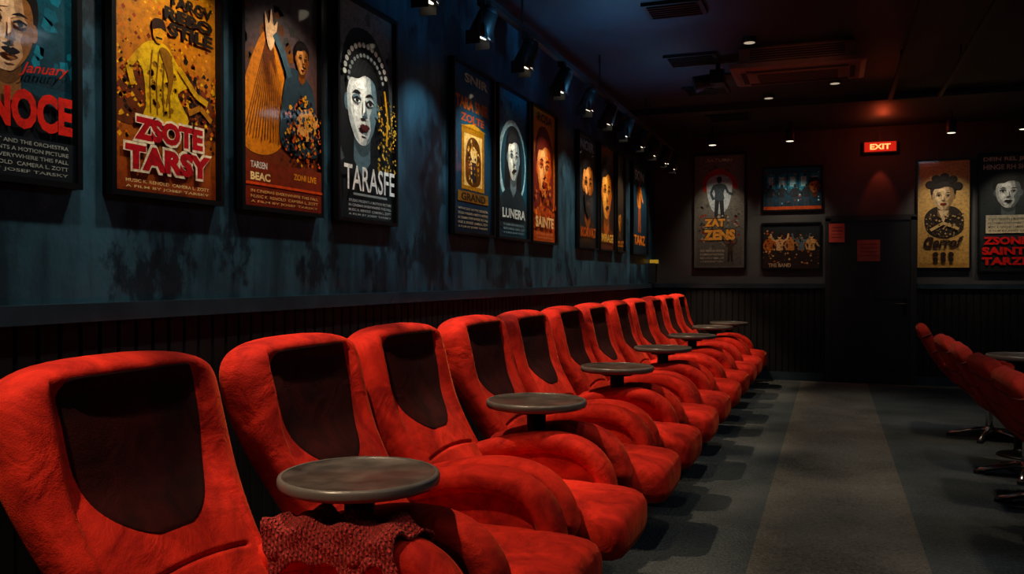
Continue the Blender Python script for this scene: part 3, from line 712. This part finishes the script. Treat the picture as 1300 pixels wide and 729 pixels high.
# tracks
TX, TZ = -1.88, 2.97
e = MB(); e.box((0, 5.1, 0), (.04, 12.6, .035), 0)
for y in range(-1, 12, 2): e.cyl((0, y+.3, .015), (0, y+.3, ZC-TZ), .008, mi=0, n=8)
obj('track_lighting_rail', e.mesh('rail', [M_black]), (TX, 0, TZ))
def build_head(lens):
    b = MB()
    b.box((0, 0, -.02), (.05, .10, .035), 0); b.cyl((0, 0, -.03), (0, 0, -.09), .011, mi=0, n=10)
    d = Vector((-.42, 0, -.9)).normalized(); c = Vector((.0, 0, -.13))
    b.cyl(c-d*.07, c+d*.08, .055, .068, 0, 24)
    b.cyl(c-d*.10, c-d*.07, .036, .053, 0, 24)
    b.cyl(c+d*.079, c+d*.084, .045, mi=1, n=24)
    for s_ in (-1, 1):   # barn doors
        b.box((c+d*.10+Vector((.0, s_*.070, 0))), (.09, .005, .08), 0)
    b.box(c+d*.10+Vector((.07, 0, .03)), (.006, .13, .07), 0)
    b.box(c+Vector((0, 0, .045)), (.03, .13, .006), 0); b.box(c+Vector((0, .065, .02)), (.02, .005, .055), 0); b.box(c+Vector((0, -.065, .02)), (.02, .005, .055), 0)
    return b.mesh('track_spotlight', [M_black, lens])
hw = build_head(M_lens)
def spot(loc, tgt, P, col, ang, blend=.6, r=.04, name='lamp'):
    l = bpy.data.lights.new(name, 'SPOT'); l.energy = P; l.color = col; l.spot_size = math.radians(ang); l.spot_blend = blend; l.shadow_soft_size = r
    o = bpy.data.objects.new(name, l); o.location = loc; o.rotation_euler = (Vector(tgt)-Vector(loc)).to_track_quat('-Z', 'Y').to_euler(); COL.objects.link(o); return o
heads = [1.15, 1.85, 2.55, 3.25, 3.95, 4.65, 5.4, 6.2, 6.95, 7.65, 8.35, 9.1, 9.8, 10.5, 11.1]
for i, y in enumerate(heads):
    obj('track_spotlight', hw, (TX, y, TZ-.015), (0, 0, math.radians(random.uniform(-14, 14))))
    spot((TX+.04, y, TZ-.24), (XL, y, 1.84), (34, 42, 52, 48, 52, 54)[i] if i < 6 else 60, (1, .88, .72) if i != 5 else (.62, .88, 1.0), 84, .9, name='poster_lamp')

def build_can(lens):
    b = MB(); b.cyl((0, 0, 0), (0, 0, -.10), .012, mi=0, n=8); b.cyl((0, 0, -.09), (0, 0, -.24), .05, .06, 0, 24); b.cyl((0, 0, -.241), (0, 0, -.236), .044, mi=1, n=24); return b.mesh('can', [M_black, lens])
can = build_can(M_lens); fill_can = build_can(M_fill_lens)
for x in (-1.42, -.48, 1.31, 2.05):
    obj('ceiling_spot_or_added_can', can, (x, Y1-.75, ZC))
    spot((x, Y1-.75, ZC-.25), (x, Y1, 1.95), 52, (1, .80, .58), 58, .9, name='wall_washer')
b = MB(); b.box((0, 5.5, 0), (.04, 8, .03), 0); b.box((.45, 5.5, 0), (.03, 8, .03), 0)
for y in (2, 4, 6, 8): b.cyl((0, y, 0), (0, y, .125), .008, mi=0, n=8); b.cyl((.45, y, 0), (.45, y, .125), .008, mi=0, n=8)
obj('cable_tray', b.mesh('tray', [M_black]), (.55, 0, ZC-.13))
b = MB(); b.cyl((0, 0, 0), (0, 0, -.16), .02, mi=0, n=12); b.box((0, 0, -.2), (.18, .28, .10), 0); b.cyl((.0, -.14, -.2), (0, -.19, -.2), .035, .04, 1, 20); b.box((.12, 0, -.16), (.02, .2, .2), 0)
obj('ceiling_projector', b.mesh('proj', [M_black, M_blackmetal]), (-.45, 5.2, ZC))
b = MB(); b.cyl((0, 0, 0), (0, 0, -.10), .02, mi=0, n=12); b.box((0, 0, -.15), (.12, .22, .12), 0); b.cyl((0, 0, -.15), (-.2, -.05, -.2), .05, .075, 0, 20); b.box((.1, .03, -.14), (.1, .3, .015), 0)
obj('stage_spotlight', b.mesh('stage', [M_black]), (-.95, 7.9, ZC))
b = MB(); b.box((0, 0, 0), (.09, .14, .26), 0); b.box((.02, 0, .15), (.1, .1, .05), 1); b.box((.047, 0, -.02), (.006, .09, .14), 2)
obj('control_box', b.mesh('ctrl', [M_black, M_yellow, M_blackmetal]), (XL+.046, 11.62, 1.42))

# ---------------------------------------------------------------- light
warm = (1, .70, .44)
for y in (.80, 2.2, 3.6, 5.03, 6.58, 8.0, 9.45, 10.8):
    spot((TX+.01, y, TZ-.05), (-1.50, y+.62, .55), 215, warm, 44, .55, .02, 'seat_light_or_fill')
for y, P in ((1.2, 55), (3.1, 60), (5.0, 60), (7.2, 55), (9.5, 55)):  # added downlights to brighten the seats, their cans are invented too
    spot((-.62, y, ZC-.06), (-.76, y+.5, .5), P, warm, 34, .8, .03, 'seat_light_or_fill')
    obj('ceiling_spot_or_added_can', fill_can, (-.62, y, ZC+.2))
for y, P in ((.9, 80), (3.4, 80), (6.0, 90), (9.0, 90)):  # downlights put in to brighten the aisle, cans added with them
    spot((.03, y, ZC-.06), (.03, y+.6, 0), P, (1, .86, .68), 62, .9, .06, 'aisle_fill')
    obj('ceiling_spot_or_added_can', fill_can, (.03, y, ZC+.2))
for y in (3.2, 5.4, 7.4): spot((.75, y, ZC-.1), (1.15, y+.9, .5), 80, warm, 60, .9, .08, 'seat_light_or_fill')  # added fill for the right-hand chairs, without a fixture
for y in (1.5, 5, 8.5):
    l = bpy.data.lights.new('house_light', 'AREA'); l.shape = 'DISK'; l.size = .5; l.energy = 5; l.color = (.55, .8, 1)
    o = bpy.data.objects.new('house_light', l); o.location = (1.4, y, ZC-.03); COL.objects.link(o)
for y, P in ((3.0, 4), (4.6, 24), (6.4, 24), (8.2, 9)):   # added blue fill for the ceiling, no fixture there
    l = bpy.data.lights.new('blue_ceiling_fill', 'SPOT'); l.energy = P; l.color = (.12, .52, 1); l.shadow_soft_size = .08; l.spot_size = math.radians(140); l.spot_blend = 1
    o = bpy.data.objects.new('blue_ceiling_fill', l); o.location = (-1.45, y, 2.45); o.rotation_euler = (math.pi, math.radians(-12), 0); COL.objects.link(o)
l = bpy.data.lights.new('exit_glow', 'POINT'); l.energy = 3.5; l.color = (1, .10, .03); l.shadow_soft_size = .05
o = bpy.data.objects.new('exit_glow', l); o.location = (.58, Y1-.7, 3.10); COL.objects.link(o)
spot((.58, Y1-.16, 2.92), (.58, Y1+.03, 2.2), 9, (1, .08, .03), 46, .5, .02, 'exit_downglow')
spot((.0, 6.0, 2.6), (-.27, 7.6, 3.12), 5, (1, .34, .15), 30, .8, .05, 'ac_fill_light')  # added warm fill on the air conditioner, not an actual lamp

w = bpy.data.worlds.new('World'); S.world = w; w.use_nodes = True
w.node_tree.nodes['Background'].inputs['Color'].default_value = (.02, .05, .08, 1); w.node_tree.nodes['Background'].inputs['Strength'].default_value = .3

cam = bpy.data.cameras.new('Camera'); cam.lens = 36*1100/1300; cam.sensor_width = 36; cam.clip_start = .05
co = bpy.data.objects.new('Camera', cam); co.location = (0, 0, 1.36); co.rotation_euler = (math.radians(89.35), 0, math.radians(20.2)); COL.objects.link(co)
S.camera = co
